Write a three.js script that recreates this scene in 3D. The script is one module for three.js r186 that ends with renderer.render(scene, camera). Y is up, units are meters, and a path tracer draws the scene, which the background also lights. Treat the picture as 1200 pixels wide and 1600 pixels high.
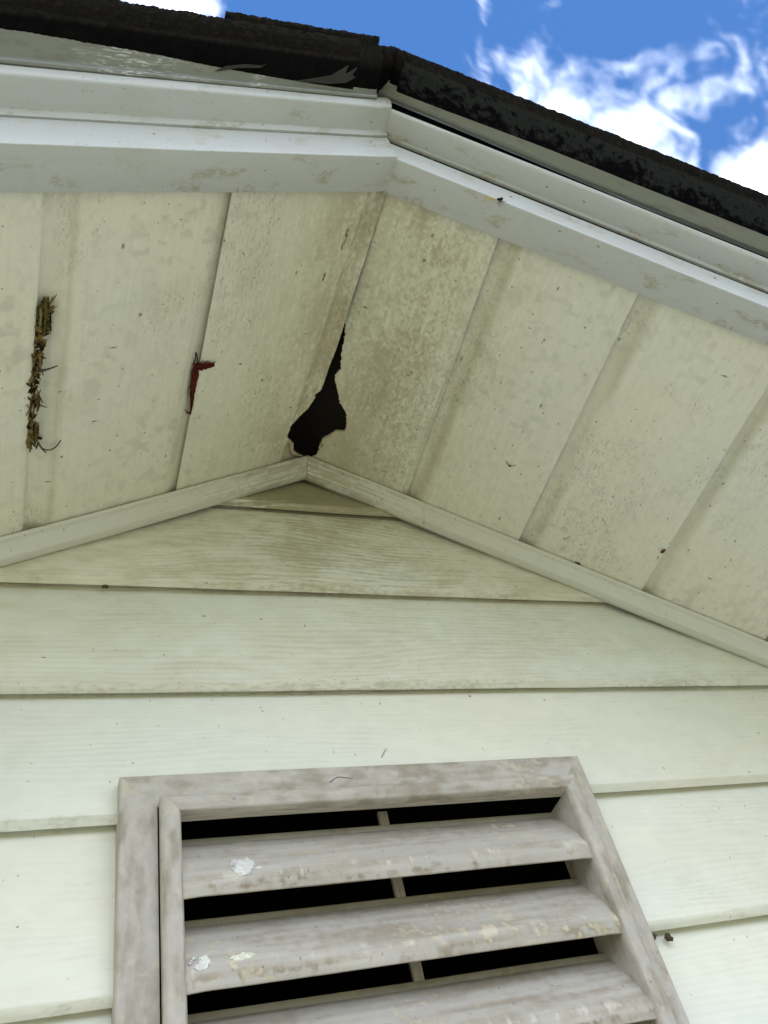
import * as THREE from 'three';
import { mergeGeometries, mergeVertices, toCreasedNormals } from 'three/addons/utils/BufferGeometryUtils.js';

// ------------------------------------------------------------------ camera, sky, sun, exposure
const scene = new THREE.Scene();
const Y0 = 2.85;                       // height of the gable apex (bottom of the rake trim) above the ground
const camera = new THREE.PerspectiveCamera(60.41, 0.75, 0.05, 1500);
camera.position.set(-0.4021, Y0 - 1.2510, 1.0);
camera.rotation.set(THREE.MathUtils.degToRad(48.1149), THREE.MathUtils.degToRad(-35.4628), THREE.MathUtils.degToRad(-22.2210), 'YXZ');
camera.setViewOffset(1200, 1600, -90.7, 84.8, 1200, 1600);   // the photograph is a crop: the lens axis is off centre

const renderer = new THREE.WebGLRenderer({ antialias: true });
renderer.setSize(768, 1024);
renderer.toneMapping = THREE.LinearToneMapping;
renderer.toneMappingExposure = 1.95;
renderer.shadowMap.enabled = true;

const sunDir = new THREE.Vector3(-0.42, 0.80, -0.43).normalize();   // behind the building
const sun = new THREE.DirectionalLight(new THREE.Color(1.0, 0.95, 0.87), 5.0);
sun.position.copy(sunDir).multiplyScalar(30);
sun.castShadow = true;
sun.shadow.mapSize.set(2048, 2048);
Object.assign(sun.shadow.camera, { left: -8, right: 8, top: 8, bottom: -8, near: 1, far: 80 });
scene.add(sun, sun.target);

// ------------------------------------------------------------------ noise
function hash(x, y, z) {
  let h = Math.imul(x, 374761393) ^ Math.imul(y, 668265263) ^ Math.imul(z, 1274126177);
  h = Math.imul(h ^ (h >>> 13), 1274126177); h ^= h >>> 16;
  return (h >>> 0) / 4294967296;
}
const fade = (t) => t * t * (3 - 2 * t), mix = (a, b, t) => a + (b - a) * t;
const clamp = (v, a = 0, b = 1) => Math.min(b, Math.max(a, v));
const ss = (a, b, v) => { const t = clamp((v - a) / (b - a)); return t * t * (3 - 2 * t); };
function vn(x, y, s = 0) {             // 2D value noise 0..1
  const xi = Math.floor(x), yi = Math.floor(y), u = fade(x - xi), v = fade(y - yi);
  return mix(mix(hash(xi, yi, s), hash(xi + 1, yi, s), u), mix(hash(xi, yi + 1, s), hash(xi + 1, yi + 1, s), u), v);
}
function vn3(x, y, z) {
  const xi = Math.floor(x), yi = Math.floor(y), zi = Math.floor(z), u = fade(x - xi), v = fade(y - yi), w = fade(z - zi);
  const p = (k) => mix(mix(hash(xi, yi, zi + k), hash(xi + 1, yi, zi + k), u), mix(hash(xi, yi + 1, zi + k), hash(xi + 1, yi + 1, zi + k), u), v);
  return mix(p(0), p(1), w);
}
function fbm(x, y, s = 0, o = 4) { let a = 0, w = 0.5, t = 0; for (let i = 0; i < o; i++) { a += w * vn(x, y, s + i * 17); t += w; w *= 0.5; x *= 2.03; y *= 2.03; } return a / t; }
function fbm3(x, y, z, o = 5, gain = 0.5) { let a = 0, w = 0.5, t = 0; for (let i = 0; i < o; i++) { a += w * vn3(x, y, z); t += w; w *= gain; x = x * 2.03 + 7.1; y = y * 2.03 + 3.7; z = z * 2.03 + 1.3; } return a / t; }
let seed = 12345;
const rnd = () => { seed = (Math.imul(seed, 1664525) + 1013904223) >>> 0; return seed / 4294967296; };
const rr = (a, b) => a + (b - a) * rnd();
const gauss = (x, c, w) => { const q = (x - c) / w; return Math.exp(-q * q); };

// ------------------------------------------------------------------ sky: blue air with fair-weather clouds, denser ones added out of view for light
{
  const W = 2048, H = 1024, data = new Float32Array(W * H * 4);
  const dir = (azDeg, elDeg) => { const a = azDeg * Math.PI / 180, e = elDeg * Math.PI / 180; return [Math.sin(a) * Math.cos(e), Math.sin(e), -Math.cos(a) * Math.cos(e)]; };
  const blobs = [   // centre (azimuth from -z to the right, elevation), radius, strength; the first ones are those in view
    [65, 64.0, 3.0, 0.40], [66.5, 60.3, 3.2, 0.36], [67.5, 57.4, 2.8, 0.26], [72, 65.3, 2.0, 0.20], [77.5, 60, 2.4, 0.12], [73.0, 58.3, 3.0, 0.15], [83, 54.3, 1.7, 0.08], [73.5, 49.4, 3.2, 0.75], [14, 78.3, 3.2, 0.55], [73, 68.6, 1.4, 0.10],
  ].map(([a, e, r, s]) => [dir(a, e), r * Math.PI / 180, s]);
  const rs = (k, m) => hash(k, m, 991);
  for (let k = 0; k < 230; k++) {
    const az = rs(k, 1) * 360, sy = 0.03 + 0.92 * rs(k, 2), el = Math.asin(sy) * 180 / Math.PI;
    if (az > -8 && az < 104 && el > 43) continue;      // the part in view has its own clouds above
    blobs.push([dir(az, el), (5 + 9 * rs(k, 3)) * Math.PI / 180, 0.3 + 0.4 * rs(k, 4)]);
  }
  for (let j = 0; j < H; j++) {
    const el = ((j + 0.5) / H - 0.5) * Math.PI, y = Math.sin(el), c = Math.cos(el);
    for (let i = 0; i < W; i++) {
      const az = ((i + 0.5) / W - 0.5) * 2 * Math.PI, x = Math.cos(az) * c, z = Math.sin(az) * c, o = (j * W + i) * 4;
      const t = Math.pow(clamp(1 - Math.max(y, 0)), 2.2);
      let r = mix(0.045, 0.20, t), g = mix(0.128, 0.30, t), b = mix(0.345, 0.48, t);
      if (y > -0.02) {
        let m = 0;
        for (const [d, rad, s] of blobs) {
          const dot = d[0] * x + d[1] * y + d[2] * z;
          if (dot < 0.9) continue;
          const q = Math.acos(Math.min(1, dot)) / rad;
          if (q < 1.9) m += s * Math.exp(-q * q * 1.25);
        }
        m = Math.min(m, 0.72);
        if (m > 0.015) {
          const wx = fbm3(x * 9 + 5, y * 9, z * 9, 4) - 0.5, wy = fbm3(x * 9, y * 9 + 11, z * 9, 4) - 0.5;
          const n = fbm3(x * 21 + wx * 5.5, y * 21 + wy * 5.5, z * 21 + (wx - wy) * 3.5, 6, 0.54);
          const rdg = 1 - Math.abs(2 * fbm3(x * 26 + wy * 6 + 3, y * 26 + wx * 6, z * 26, 4) - 1);
          const dns = clamp((n * 1.05 + rdg * 0.10 - 0.74 + m * 1.0) * 0.95);
          const a = 1 - Math.exp(-Math.pow(dns, 1.7) * 2.2);
          const v = 2.5 * mix(0.82, 1.06, n);
          r = mix(r, v * 0.95, a); g = mix(g, v, a); b = mix(b, v * 1.10, a);
        }
      }
      data[o] = r; data[o + 1] = g; data[o + 2] = b; data[o + 3] = 1;
    }
  }
  const tex = new THREE.DataTexture(data, W, H, THREE.RGBAFormat, THREE.FloatType);
  tex.mapping = THREE.EquirectangularReflectionMapping; tex.magFilter = tex.minFilter = THREE.LinearFilter; tex.needsUpdate = true;
  scene.background = tex; scene.environment = tex;
}

// ------------------------------------------------------------------ helpers
const TP = 0.5402;                     // rake slope (rise over run)
const taken = {};
function numbered(n) { const k = taken[n] = (taken[n] ?? -1) + 1; return k ? n + '_' + String(k).padStart(3, '0') : n; }
function shadow(m) { m.castShadow = true; m.receiveShadow = true; return m; }
function thing(name, label, category, group) {
  const g = new THREE.Group(); g.name = numbered(name); g.userData = { label, category }; if (group) g.userData.group = group;
  scene.add(g); return g;
}
function single(name, geo, mat, label, category, group) {
  const m = shadow(new THREE.Mesh(geo, mat)); m.name = numbered(name); m.userData = { label, category }; if (group) m.userData.group = group;
  scene.add(m); return m;
}
function part(parent, name, geo, mat, label) { const m = shadow(new THREE.Mesh(geo, mat)); m.name = name; if (label) m.userData.label = label; parent.add(m); return m; }
const creased = (g, a = 0.55) => toCreasedNormals(g, a);
// a grid of points; fn(i, j) -> [x, y, z, u, v, (r, g, b)]
function grid(nu, nv, fn, crease = 0.55, colours = false) {
  const pos = [], uv = [], col = [], idx = [];
  for (let j = 0; j < nv; j++) for (let i = 0; i < nu; i++) {
    const p = fn(i, j); pos.push(p[0], p[1], p[2]); uv.push(p[3] ?? 0, p[4] ?? 0); if (colours) col.push(p[5], p[6], p[7]);
  }
  for (let j = 0; j < nv - 1; j++) for (let i = 0; i < nu - 1; i++) { const a = j * nu + i; idx.push(a, a + 1, a + nu, a + 1, a + nu + 1, a + nu); }
  const g = new THREE.BufferGeometry();
  g.setAttribute('position', new THREE.Float32BufferAttribute(pos, 3)); g.setAttribute('uv', new THREE.Float32BufferAttribute(uv, 2));
  if (colours) g.setAttribute('color', new THREE.Float32BufferAttribute(col, 3));
  g.setIndex(idx);
  if (!crease) { g.computeVertexNormals(); return g; }
  return creased(g, crease);
}
// a sheet with thickness: fn gives the seen face, off the step to the hidden one
function slab(nu, nv, fn, off, crease = 0.55) {
  const pos = [], uv = [], idx = [];
  for (const k of [0, 1]) for (let j = 0; j < nv; j++) for (let i = 0; i < nu; i++) {
    const p = fn(i, j); pos.push(p[0] + k * off[0], p[1] + k * off[1], p[2] + k * off[2]); uv.push(p[3], p[4]);
  }
  const N = nu * nv;
  const q = (a, b, c, d) => idx.push(a, b, c, a, c, d);
  for (let j = 0; j < nv - 1; j++) for (let i = 0; i < nu - 1; i++) { const a = j * nu + i; q(a, a + 1, a + nu + 1, a + nu); q(N + a, N + a + nu, N + a + nu + 1, N + a + 1); }
  for (let i = 0; i < nu - 1; i++) { q(i, i + N, i + 1 + N, i + 1); const b = (nv - 1) * nu + i; q(b, b + 1, b + 1 + N, b + N); }
  for (let j = 0; j < nv - 1; j++) { const a = j * nu; q(a, a + nu, a + nu + N, a + N); const b = j * nu + nu - 1; q(b, b + N, b + nu + N, b + nu); }
  const g = new THREE.BufferGeometry();
  g.setAttribute('position', new THREE.Float32BufferAttribute(pos, 3)); g.setAttribute('uv', new THREE.Float32BufferAttribute(uv, 2)); g.setIndex(idx);
  return creased(g, crease);
}
const range = (a, b, step) => { const n = Math.max(1, Math.round((b - a) / step)); return Array.from({ length: n + 1 }, (_, i) => a + (b - a) * i / n); };
// round the corners of a polyline profile: points [a, b, radius]
function fillet(pts, seg = 4) {
  const out = [];
  pts.forEach((p, i) => {
    const r = p[2] ?? 0;
    if (!r || i === 0 || i === pts.length - 1) { out.push([p[0], p[1]]); return; }
    const A = pts[i - 1], B = pts[i + 1];
    const da = [A[0] - p[0], A[1] - p[1]], db = [B[0] - p[0], B[1] - p[1]], la = Math.hypot(...da), lb = Math.hypot(...db), t = Math.min(r, la * 0.45, lb * 0.45);
    const s = [p[0] + da[0] / la * t, p[1] + da[1] / la * t], e = [p[0] + db[0] / lb * t, p[1] + db[1] / lb * t];
    for (let k = 0; k <= seg; k++) { const u = k / seg, v = 1 - u; out.push([v * v * s[0] + 2 * u * v * p[0] + u * u * e[0], v * v * s[1] + 2 * u * v * p[1] + u * u * e[1]]); }
  });
  return out;
}
// sweep a (height, z) profile along one rake; side -1 left, +1 right; height measured at the ridge
function rake(profile, side, xs, wob = () => [0, 0], crease = 0.5, uvf) {
  let len = 0; const arc = profile.map((p, i) => (len += i ? Math.hypot(p[0] - profile[i - 1][0], p[1] - profile[i - 1][1]) : 0));
  return grid(xs.length, profile.length, (i, j) => {
    const x = xs[i], w = wob(x, j);
    return [side * x, Y0 + profile[j][0] + w[0] - TP * x, profile[j][1] + w[1], ...(uvf ? uvf(side * x, arc[j]) : [x * 1.137 + (side < 0 ? 0 : 1.7), (arc[j] + profile[j][1]) * 2])];
  }, crease);
}
const box = (w, h, d, x, y, z) => { const g = new THREE.BoxGeometry(w, h, d); g.translate(x, y, z); return g; };
function tube(pts, r0, r1 = r0, n = 20, sides = 6) {
  const c = new THREE.CatmullRomCurve3(pts.map((p) => new THREE.Vector3(...p))), fr = c.computeFrenetFrames(n), P = [];
  return creased(grid(sides + 1, n + 1, (i, j) => {
    const a = i / sides * Math.PI * 2, t = j / n, r = mix(r0, r1, t), p = c.getPoint(t), nn = fr.normals[j], b = fr.binormals[j];
    return [p.x + r * (Math.cos(a) * nn.x + Math.sin(a) * b.x), p.y + r * (Math.cos(a) * nn.y + Math.sin(a) * b.y), p.z + r * (Math.cos(a) * nn.z + Math.sin(a) * b.z), i / sides, t];
  }, 0), 1.2);
}
function lump(x, y, z, sx, sy, sz, rough = 0.35, k = 1, detail = 2) {
  let g = mergeVertices(new THREE.IcosahedronGeometry(1, detail).deleteAttribute('normal').deleteAttribute('uv')); const p = g.attributes.position;
  for (let i = 0; i < p.count; i++) { const d = 1 + rough * (fbm3(p.getX(i) * 1.7 + k * 9.1, p.getY(i) * 1.7 + k, p.getZ(i) * 1.7, 3) - 0.5) * 2; p.setXYZ(i, x + p.getX(i) * sx * d, y + p.getY(i) * sy * d, z + p.getZ(i) * sz * d); }
  g.computeVertexNormals();
  g.setAttribute('uv', new THREE.Float32BufferAttribute(new Float32Array(p.count * 2), 2));
  return g;
}
function tint(g, r, gg, b) { const n = g.attributes.position.count, a = new Float32Array(n * 3); for (let i = 0; i < n; i++) { const f = 0.75 + 0.5 * rnd(); a[i * 3] = r * f; a[i * 3 + 1] = gg * f; a[i * 3 + 2] = b * f; } g.setAttribute('color', new THREE.BufferAttribute(a, 3)); return g; }

// ------------------------------------------------------------------ textures
const toS = new Uint8Array(4096); for (let i = 0; i < 4096; i++) { const l = i / 4095; toS[i] = Math.round(255 * (l <= 0.0031308 ? 12.92 * l : 1.055 * Math.pow(l, 1 / 2.4) - 0.055)); }
const sr = (v) => toS[clamp(v * 4095, 0, 4095) | 0];
// colour map and height map over a rectangle in metres; fn(a, b) -> [r, g, b, height]
function surface(W, H, a0, a1, b0, b1, fn, wrap = THREE.MirroredRepeatWrapping) {
  const c = new Uint8Array(W * H * 4), h = new Uint8Array(W * H * 4);
  for (let j = 0; j < H; j++) for (let i = 0; i < W; i++) {
    const p = fn(a0 + (a1 - a0) * (i + 0.5) / W, b0 + (b1 - b0) * (j + 0.5) / H), o = (j * W + i) * 4;
    c[o] = sr(p[0]); c[o + 1] = sr(p[1]); c[o + 2] = sr(p[2]); c[o + 3] = 255;
    h[o] = h[o + 1] = h[o + 2] = clamp(p[3]) * 255; h[o + 3] = 255;
  }
  const mk = (d, s) => { const t = new THREE.DataTexture(d, W, H, THREE.RGBAFormat); t.wrapS = t.wrapT = wrap; t.magFilter = THREE.LinearFilter; t.minFilter = THREE.LinearMipmapLinearFilter; t.generateMipmaps = true; if (s) t.colorSpace = THREE.SRGBColorSpace; t.needsUpdate = true; return t; };
  return { map: mk(c, true), bump: mk(h, false), uv: (a, b) => [(a - a0) / (a1 - a0), (b - b0) / (b1 - b0)] };
}
const dirtMix = (c, d, m) => { c[0] = mix(c[0], d[0], m); c[1] = mix(c[1], d[1], m); c[2] = mix(c[2], d[2], m); };
// sparse specks: a cell grid with a few dark dots
function specks(x, y, cell, prob, rad, s) {
  const cx = Math.floor(x / cell), cy = Math.floor(y / cell);
  if (hash(cx, cy, s) > prob) return 0;
  const px = (cx + 0.25 + 0.5 * hash(cx, cy, s + 1)) * cell, py = (cy + 0.25 + 0.5 * hash(cx, cy, s + 2)) * cell, r = rad * (0.4 + hash(cx, cy, s + 3)), e = 0.5 + 1.5 * hash(cx, cy, s + 4);
  return ss(1, 0.5, Math.hypot((x - px) * e, (y - py) / e) / r + (vn(x * 2500, y * 2500, s) - 0.5) * 0.9);
}

// siding: embossed wood grain on pale green paint, grime under the apex
const LAP = [-0.0780, -0.2790, -0.4720, -0.6590, -0.8555, -1.048, -1.241, -1.434, -1.627, -1.820, -2.013, -2.206, -2.399, -2.592, -2.785];
const boardOf = (y) => { let k = 0; while (k < LAP.length - 1 && y < LAP[k]) k++; return k; };
const WALL = surface(2048, 1344, -0.7, 1.05, -1.1, 0.05, (x, y) => {
  const k = boardOf(y), up = y - LAP[k], X = x + k * 3.7;
  const warp = fbm(X * 2.2, y * 9, 11 + k, 3) * 0.075 + 0.012 * fbm(X * 9, y * 30, 41, 2);
  const ring = Math.sin((y + warp * (0.7 + 0.3 * Math.sin(k * 2.1))) * 2 * Math.PI * 118);
  const fine = vn(X * 26, y * 1500, 3), gr = Math.pow(0.5 + 0.5 * ring, 2.2) * (0.25 + 0.75 * ss(0.35, 0.7, fbm(X * 3, y * 14, 71, 3)));
  const h = 0.62 - 0.4 * gr - 0.16 * fine;
  const tone = fbm(X * 4, y * 10, 5, 4) - 0.5, warm = fbm(X * 2.4 + 9, y * 6, 23, 3) - 0.5, mott = fbm(X * 46, y * 60, 7, 3) - 0.5;
  const f = 1 + tone * 0.10 + mott * 0.09 - 0.05 * gr * fine;
  const c = [0.735 * f * (1 + 0.08 * warm), 0.735 * f, 0.645 * f * (1 - 0.10 * warm)];
  // grime: brown mildew that sits in the grain of the topmost boards, thinning out downwards in patches
  const streak = fbm(X * 22, (y + warp * 0.8) * 330, 31, 4) * 0.5 + fbm(X * 120, y * 240, 37, 4) * 0.35 + 0.15 * (0.5 + 0.5 * ring);
  const patch = fbm(X * 9, y * 16, 57, 4);
  let m = 0;
  if (k === 0) m = 1.3 * ss(0.30, 0.58, streak * 0.5 + patch * 0.62 + 0.28 * gauss(x, 0.02, 0.2) - 0.42 * ss(0.036, 0.012, up + 0.012 * (patch - 0.5)) * patch);
  if (k === 1) m = ss(0.40, 0.70, streak * 0.72 + patch * 0.3 + 0.13 * gauss(x, 0.04, 0.20) - 0.07) * 0.95 * (0.3 + 0.7 * gauss(x, 0.05, 0.34));
  if (k === 2) m = ss(0.52, 0.8, streak * 0.7 + patch * 0.36 + 0.06 * gauss(x, 0.25, 0.25)) * 0.4;
  if (k > 2) m = ss(0.56, 0.86, streak * 0.6 + patch * 0.44) * 0.3;
  dirtMix(c, k === 0 ? [0.22, 0.175, 0.085] : [0.30, 0.235, 0.120], m * 0.60);
  if (k <= 2) dirtMix(c, k < 2 ? [0.46, 0.42, 0.24] : [0.56, 0.53, 0.36], (k < 2 ? 0.42 : 0.28) * ss(0.25, 0.7, fbm(X * 30, y * 60, 99, 4) * 0.6 + patch * 0.4));
  // dirt along the rounded lip, partly painting in the shade beneath
  const lip = ss(0.018, 0.004, up + 0.012 * (fbm(X * 120, y * 260, 95, 3) - 0.5)) * ss(0.56, 0.82, fbm(X * 130, y * 420, 91, 4) * 0.6 + fbm(X * 9, k, 93, 3) * 0.45 + (k < 3 ? 0.05 : 0));
  dirtMix(c, [0.20, 0.17, 0.09], lip * 0.3);
  const sp = Math.max(specks(x, y, 0.028, 0.2, 0.0010, 201), specks(x + 3, y, 0.075, 0.14, 0.0018, 231));
  dirtMix(c, [0.09, 0.075, 0.04], sp * 0.8);
  return [c[0], c[1], c[2], h];
});
// soffit panels: fine grain running out from the wall, mildew spots and brown film with painted shade in the grooves
const GL = [-0.457, -0.2505, -0.02], GR = [0.170, 0.372, 0.584, 0.79];
function soffitTone(side) {
  return (x, z) => {
    const g1 = vn(x * 900, z * 14, 3), g2 = vn(x * 420, z * 8, 5), grain = 0.55 * g1 + 0.45 * g2;
    const zz = z + 0.01 * vn(x * 300, z * 20, 10), pits = ss(0.56, 0.80, vn(x * 850, zz * 190, 9) * 0.55 + vn(x * 1500, zz * 330, 12) * 0.45) * ss(0.52, 0.74, fbm(x * 14, z * 8, 15 + side, 4) + (side > 0 ? 0.26 * gauss(x, 0.12, 0.06) * gauss(z, 0.24, 0.16) : 0.2 * gauss(x, -0.215, 0.022)));
    const tone = fbm(x * 5, z * 4, 21 + side, 4) - 0.5, warm = fbm(x * 3 + 4, z * 3, 25 + side, 3) - 0.5;
    const fz = fbm(x * 95, z * 80, 29, 4), spots = ss(0.50, 0.72, fz) * (0.35 + 0.65 * ss(0.35, 0.65, fbm(x * 7, z * 6, 33 + side, 3)));
    const f = 1 + tone * 0.10 - 0.07 * (grain - 0.5) + 0.10 * (fbm(x * 210, z * 120, 35, 3) - 0.5);
    const c = [0.735 * f * (1 + 0.08 * warm), 0.725 * f, 0.618 * f * (1 - 0.14 * warm)];
    dirtMix(c, [0.34, 0.33, 0.27], spots * 0.30);
    // grime near the torn apex; grime and painted shade along grooves: blotched, grain-streaked
    const str = fbm(x * 150 + 0.9 * fbm(x * 20, z * 30, 43, 2), z * 16, 41, 4), pat = fbm(x * 16, z * 12, 45 + side, 4), dots = fbm(x * 260, z * 170, 47, 3);
    let m = 0;
    const near = side < 0 ? gauss(x, -0.02, 0.075) : gauss(x, 0.06, 0.10);
    m += near * ss(0.40, 0.70, str * 0.2 + dots * 0.3 + pat * 0.5 + 0.14 * gauss(z, 0.06, 0.2)) * 0.6;
    if (side < 0) m += (x > -0.027 - (0.55 - z) * 0.057 ? 0.62 : 0) * ss(0.26, 0.66, str * 0.2 + dots * 0.3 + pat * 0.5);
    if (side > 0) m += gauss(x, 0.12, 0.06) * ss(0.44, 0.68, str * 0.3 + dots * 0.5 + pat * 0.2) * 0.5;
    const grooves = side < 0 ? [-0.425, -0.244] : [0.196, 0.398, 0.606, 0.812];
    for (const q of grooves) { const d = x - q; m += ss(-0.024, -0.017, d) * ss(0.012, 0.004, d) * (side < 0 ? 0.10 : 0.14) * ss(0.15, 0.6, fbm(x * 60, z * 9, 61, 3)) + gauss(d, 0.001, 0.006) * ss(0.22, 0.6, fbm(x * 90, z * 9, 65, 3)) * 0.5; }
    m += ss(0.58, 0.82, pat * 0.8 + str * 0.2) * 0.25;
    const film = (side < 0 ? gauss(x, 0, 0.20) : gauss(x, 0, 0.26)) * ss(0.10, 0.62, pat * 0.25 + dots * 0.45 + grain * 0.3);
    dirtMix(c, [0.44, 0.405, 0.25], film * 0.5);
    dirtMix(c, [0.31, 0.245, 0.135], clamp(m) * 0.52);
    dirtMix(c, [0.17, 0.15, 0.09], pits * 0.38);
    if (side < 0) {   // rust bleeding through at two nicks
      const ru = Math.max(gauss(x, -0.0445 - (0.48 - z) * 0.06, 0.0022) * ss(0.022, 0.012, Math.abs(z - 0.478)) * ss(0.36, 0.6, vn(x * 700, z * 330, 77)), gauss(x, -0.0644, 0.0018) * ss(0.011, 0.006, Math.abs(z - 0.4174)) * ss(0.3, 0.5, vn(x * 700, z * 330, 79)));
      dirtMix(c, [0.14, 0.05, 0.025], clamp(ru * 1.4));
    }
    const sp = Math.max(specks(x, z, 0.024, 0.26, 0.0012, 301 + side), specks(x + 5, z, 0.05, 0.2, 0.0022, 331 + side));
    dirtMix(c, [0.08, 0.065, 0.035], sp * 0.85);
    return [c[0], c[1], c[2], 0.7 - 0.35 * grain - 0.3 * pits + 0.12 * (fbm(x * 70, z * 70, 83, 2) - 0.5)];
  };
}
const SOFL = surface(1024, 768, -0.75, 0.05, 0, 0.6, soffitTone(-1)), SOFR = surface(1344, 768, -0.05, 1.0, 0, 0.6, soffitTone(1));
// trim strips: painted, faintly grained along their length, grimy in patches close to the apex
const TRIM = surface(1024, 128, 0, 1.0, 0, 0.12, (a, b) => {
  const st = fbm(a * 16, b * 420, 5, 4), pt = fbm(a * 14, b * 30, 9, 4), mo = fbm(a * 120, b * 160, 15, 3), f = 1 + 0.08 * (st - 0.5) + 0.08 * (mo - 0.5) + 0.08 * (pt - 0.5);
  const c = [0.65 * f, 0.655 * f, 0.58 * f];
  dirtMix(c, [0.26, 0.215, 0.125], ss(0.46, 0.74, st * 0.45 + pt * 0.3 + mo * 0.25 + 0.11 * gauss(a, 0, 0.28)) * (0.10 + 0.55 * gauss(a, 0, 0.22)));
  dirtMix(c, [0.10, 0.085, 0.045], specks(a, b, 0.02, 0.3, 0.0012, 601) * 0.8);
  return [c[0], c[1], c[2], 0.5 + 0.5 * (st - 0.5)];
});
// drip edge: grey green paint, scraped bare on the left
const DRIP = surface(2048, 192, -0.8, 0.9, 0, 0.12, (a, b) => {
  const f = 1 + 0.12 * (fbm(a * 10, b * 40, 3, 4) - 0.5), c = [0.20 * f, 0.21 * f, 0.185 * f];
  const sc = ss(0.50, 0.66, fbm(a * 60 + 3 * fbm(a * 20, b * 50, 6, 2), b * 700, 7, 4) * 0.6 + fbm(a * 220, b * 500, 8, 3) * 0.4) * Math.max(gauss(a, -0.37, 0.06), gauss(a, -0.21, 0.014)) * ss(0.25, 0.5, fbm(a * 30, b * 90, 12, 3));
  dirtMix(c, [0.66, 0.68, 0.70], clamp(sc * 0.8));
  dirtMix(c, [0.12, 0.11, 0.09], ss(0.6, 0.8, fbm(a * 40, b * 120, 11, 4)) * 0.35);
  return [c[0], c[1], c[2], 0.5];
});
// coated aluminium: nearly clean, with flecks and smears of dirt
const METAL = surface(1024, 512, 0, 1.0, 0, 0.5, (a, b) => {
  const tone = fbm(a * 7, b * 12, 3, 4) - 0.5, sm = ss(0.58, 0.78, fbm(a * 24, b * 30, 13, 4)) * ss(0.4, 0.65, fbm(a * 4, b * 5, 15, 3));
  const f = 1 + tone * 0.08; const c = [0.46 * f, 0.475 * f, 0.475 * f];
  dirtMix(c, [0.30, 0.27, 0.18], sm * 0.7 * ss(0.3, 0.6, fbm(a * 200, b * 200, 19, 3)));
  dirtMix(c, [0.42, 0.40, 0.33], ss(0.52, 0.8, fbm(a * 60, b * 60, 23, 4)) * 0.3);
  const sp = Math.max(specks(a, b, 0.016, 0.45, 0.0009, 401), specks(a + 2, b, 0.05, 0.3, 0.0022, 431), specks(a, b * 0.25, 0.04, 0.2, 0.0012, 461));
  dirtMix(c, [0.14, 0.11, 0.06], sp * 0.85);
  return [c[0], c[1], c[2], 0.5 + 0.3 * (fbm(a * 30, b * 30, 17, 3) - 0.5)];
});
// the vent's chalky, blotched plastic: u along x, v a running coordinate
const VENT = surface(1024, 1536, -0.34, 0.34, 0, 1.05, (x, v) => {
  const st = fbm(x * 34 + 1.5 * fbm(x * 12, v * 20, 2, 2), v * 95, 3, 5), bl = fbm(x * 9, v * 14, 7, 4), fineb = fbm(x * 70, v * 70, 11, 3), cur = fbm(x * 30 + 6 * fbm(x * 8, v * 8, 19, 2), v * 34, 21, 3);
  const f = 1 + (bl - 0.5) * 0.16 + (fineb - 0.5) * 0.22 + (fbm(x * 240, v * 240, 13, 2) - 0.5) * 0.12;
  const c = [0.475 * f, 0.445 * f, 0.405 * f];
  dirtMix(c, [0.235, 0.19, 0.13], ss(0.42, 0.80, st * 0.5 + fineb * 0.3 + bl * 0.2 + 0.09 * gauss(x, 0.08, 0.22)) * 0.72);
  dirtMix(c, [0.62, 0.60, 0.58], ss(0.56, 0.80, cur) * 0.2);
  dirtMix(c, [0.56, 0.50, 0.38], ss(0.56, 0.76, fbm(x * 90, v * 90, 31, 4)) * ss(0.46, 0.66, fbm(x * 9, v * 8, 35, 3)) * 0.6);
  dirtMix(c, [0.10, 0.085, 0.06], specks(x, v, 0.035, 0.25, 0.0013, 501) * 0.8);
  return [c[0], c[1], c[2], 0.5 + 0.4 * (fbm(x * 160, v * 420, 41, 3) - 0.5)];
});
const LOUV = surface(1024, 1024, -0.34, 0.34, 0, 0.90, (x, v) => {
  const w = v % 0.30, k = Math.floor(v / 0.30), X = x + k * 2.3, st = fbm(X * 12 + 1.2 * fbm(X * 14, v * 30, 2, 2), v * 120, 3, 5), bl = fbm(X * 11, v * 26, 7, 4), fi = fbm(X * 110, v * 110, 11, 3), run = fbm(X * 95, v * 16, 21, 3);
  const f = 1 + (bl - 0.5) * 0.2 + (fi - 0.5) * 0.26, c = [0.485 * f, 0.455 * f, 0.41 * f];
  dirtMix(c, [0.215, 0.17, 0.105], ss(0.36, 0.76, st * 0.38 + fi * 0.32 + bl * 0.3 + 0.10 * gauss(x, 0.1, 0.22) - 0.03) * 0.66);
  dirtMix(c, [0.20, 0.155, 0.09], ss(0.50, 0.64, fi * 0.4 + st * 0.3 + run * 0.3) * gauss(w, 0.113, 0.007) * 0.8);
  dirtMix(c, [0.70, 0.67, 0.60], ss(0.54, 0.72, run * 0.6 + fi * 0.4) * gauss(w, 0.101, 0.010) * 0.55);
  dirtMix(c, [0.60, 0.53, 0.38], ss(0.52, 0.78, fi) * ss(0.46, 0.70, fbm(X * 12, v * 14, 35, 3)) * 0.6);
  dirtMix(c, [0.10, 0.085, 0.06], specks(x, v, 0.03, 0.25, 0.0012, 521) * 0.8);
  return [c[0], c[1], c[2], 0.5 + 0.4 * (fbm(x * 160, v * 420, 41, 3) - 0.5)];
}, THREE.RepeatWrapping);
const mat = (o) => new THREE.MeshStandardMaterial({ side: THREE.DoubleSide, ...o });
const matte = (o) => new THREE.MeshPhysicalMaterial({ side: THREE.DoubleSide, specularIntensity: 0.12, roughness: 1, ...o });   // tar, felt and old wood: hardly any gloss
const lin = (r, g, b) => new THREE.Color().setRGB(r, g, b);
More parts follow.
